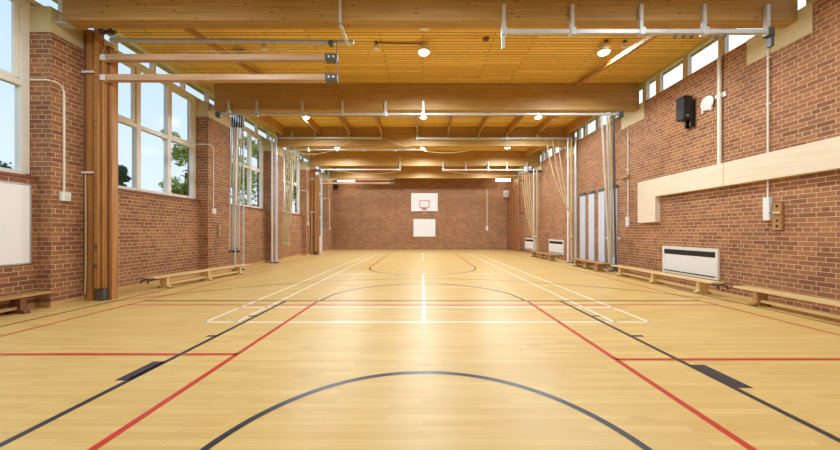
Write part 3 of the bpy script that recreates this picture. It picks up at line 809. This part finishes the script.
# ------------------------------------------------------------------ outside
g = MB().box(-90, 60, -40, 140, -.6, -.16).build('ground', M['grass']); struct(g)
def tree(label, x, y, h, r, zc, m, n, base=0, cone=False, sz=.28):
    t = thing('tree', label, 'tree', (x, y, -.2), 'trees outside the left windows')
    MB().tube([(x, y, -.2), (x+.1, y, zc*.6), (x, y+.1, zc)], .22, 8, .08).build('trunk', M['bark'], t, 'z', smooth=True)
    w = MB(); bm = w.bm
    blobs = []
    for k in range(14):
        a = random.random()*2*PI; zz = random.uniform(base, h*.93); q = 1-abs((zz-zc)/(h-base))*.9
        if cone: q = max(.08, (h-zz)/(h-base))
        rr = r*q*random.random()**.5*.8
        blobs.append((x+rr*math.cos(a), y+rr*math.sin(a), zz, r*random.uniform(.28, .5)*max(.4, q)))
    for i in range(n):
        bx, by, bz, br_ = random.choice(blobs)
        d = Vector((random.gauss(0, 1), random.gauss(0, 1), random.gauss(0, .8))).normalized()*br_*random.random()**.4
        c = Vector((bx, by, bz))+d
        if c.z > h: continue
        u = Vector((random.gauss(0, 1), random.gauss(0, 1), random.gauss(0, .6))).normalized()
        v = u.cross(Vector((random.gauss(0, 1), random.gauss(0, 1), random.gauss(0, 1)))).normalized()
        s_ = sz*random.uniform(.6, 1.2)
        bm.faces.new([bm.verts.new(c+u*s_*.5), bm.verts.new(c+v*s_*.28), bm.verts.new(c-u*s_*.5), bm.verts.new(c-v*s_*.28)])
    o = w.build('foliage', M[m], t); return t
tree('leafy green tree seen through the second left window beside the pier', -16, 20.9, 8.4, 1.9, 5.2, 'leafy', 2600, 1.6, sz=.3)
tree('dark low conifer seen through the second left window beside the mast', -14, 14.4, 4.5, 1.2, 3.2, 'conif', 1200, 1.5, True, .26)
tree('broad yellow green tree seen through the third left window', -16, 28.5, 10.5, 3.2, 6.0, 'leafy', 3200, 1.2, sz=.42)
tree('tall green tree seen through the fourth left window', -17, 39, 12.0, 4.2, 6.5, 'leaf', 2600, 1.0, sz=.55)
tree('green tree seen beyond the glazed door', -15, 46, 9.0, 4.0, 5.0, 'leafy', 1800, 1.0, sz=.55)
tree('distant dark bush low in the nearest left window', -42, 30.5, 8.2, 4.2, 5.2, 'conif', 1800, 2.0, sz=.6)
tree('distant low green bush along the sill of the second left window', -34, 34.5, 6.2, 3.4, 4.2, 'leafy', 1600, 1.0, sz=.55)

# ------------------------------------------------------------------ sky
W = bpy.data.worlds.new('sky'); S.world = W; W.use_nodes = True
N, L = W.node_tree.nodes, W.node_tree.links
bg = N['Background']
tc = N.new('ShaderNodeTexCoord'); sx = N.new('ShaderNodeSeparateXYZ'); cr = N.new('ShaderNodeValToRGB')
cr.color_ramp.elements[0].position = 0; cr.color_ramp.elements[0].color = (.78, .88, 1, 1)
cr.color_ramp.elements[1].position = .6; cr.color_ramp.elements[1].color = (.48, .68, 1, 1)
L.new(tc.outputs['Generated'], sx.inputs[0]); L.new(sx.outputs['Z'], cr.inputs[0]); # the sky is hazier and whiter on the far side of the hall (towards +X)
mr = N.new('ShaderNodeMapRange'); mr.inputs[1].default_value = .05; mr.inputs[2].default_value = .6
mw = N.new('ShaderNodeMix'); mw.data_type = 'RGBA'; mw.inputs['B'].default_value = (1.05, 1.1, 1.18, 1)
L.new(sx.outputs['X'], mr.inputs[0]); L.new(mr.outputs[0], mw.inputs['Factor']); L.new(cr.outputs[0], mw.inputs['A'])
L.new(mw.outputs['Result'], bg.inputs['Color'])
bg.inputs['Strength'].default_value = .7

# portals help the daylight through the glazing
def portal(x, y, z, sy, sz_, d):
    ld = bpy.data.lights.new('window_portal', 'AREA'); ld.shape = 'RECTANGLE'; ld.size = sz_; ld.size_y = sy
    ld.cycles.is_portal = True
    o = bpy.data.objects.new('window_portal', ld); COL.objects.link(o); o.location = (x, y, z)
    o.rotation_euler = (0, -PI/2*d, 0)
portal(XW-.15, (YN+YF)/2, 3.7, YF-YN, 3.3, 1)
portal(XR+.2, (YN+YF)/2, 5.0, YF-YN, .6, -1)
ld = bpy.data.lights.new('window_portal', 'AREA'); ld.shape = 'RECTANGLE'; ld.size = 10.4; ld.size_y = 3.9; ld.cycles.is_portal = True
o = bpy.data.objects.new('window_portal', ld); COL.objects.link(o); o.location = (0, YN-.2, 2.95); o.rotation_euler = (PI/2, 0, 0)

# ------------------------------------------------------------------ camera
cd = bpy.data.cameras.new('camera'); cam = bpy.data.objects.new('camera', cd); COL.objects.link(cam)
cam.location = (0, 0, 1.2); cam.rotation_euler = (PI/2, 0, 0)
cd.sensor_fit = 'HORIZONTAL'; cd.sensor_width = 36; cd.lens = 36*310/840
cd.shift_x = -2.5/840; cd.shift_y = 7/840; cd.clip_start = .05; cd.clip_end = 500
S.camera = cam
S.view_settings.view_transform = 'Standard'; S.view_settings.look = 'None'; S.view_settings.gamma = 1
S.view_settings.use_curve_mapping = False
S.view_settings.exposure = .75
S.cycles.use_denoising = True
S.cycles.max_bounces = 10; S.cycles.diffuse_bounces = 6; S.cycles.transparent_max_bounces = 16
S.cycles.sample_clamp_indirect = 6
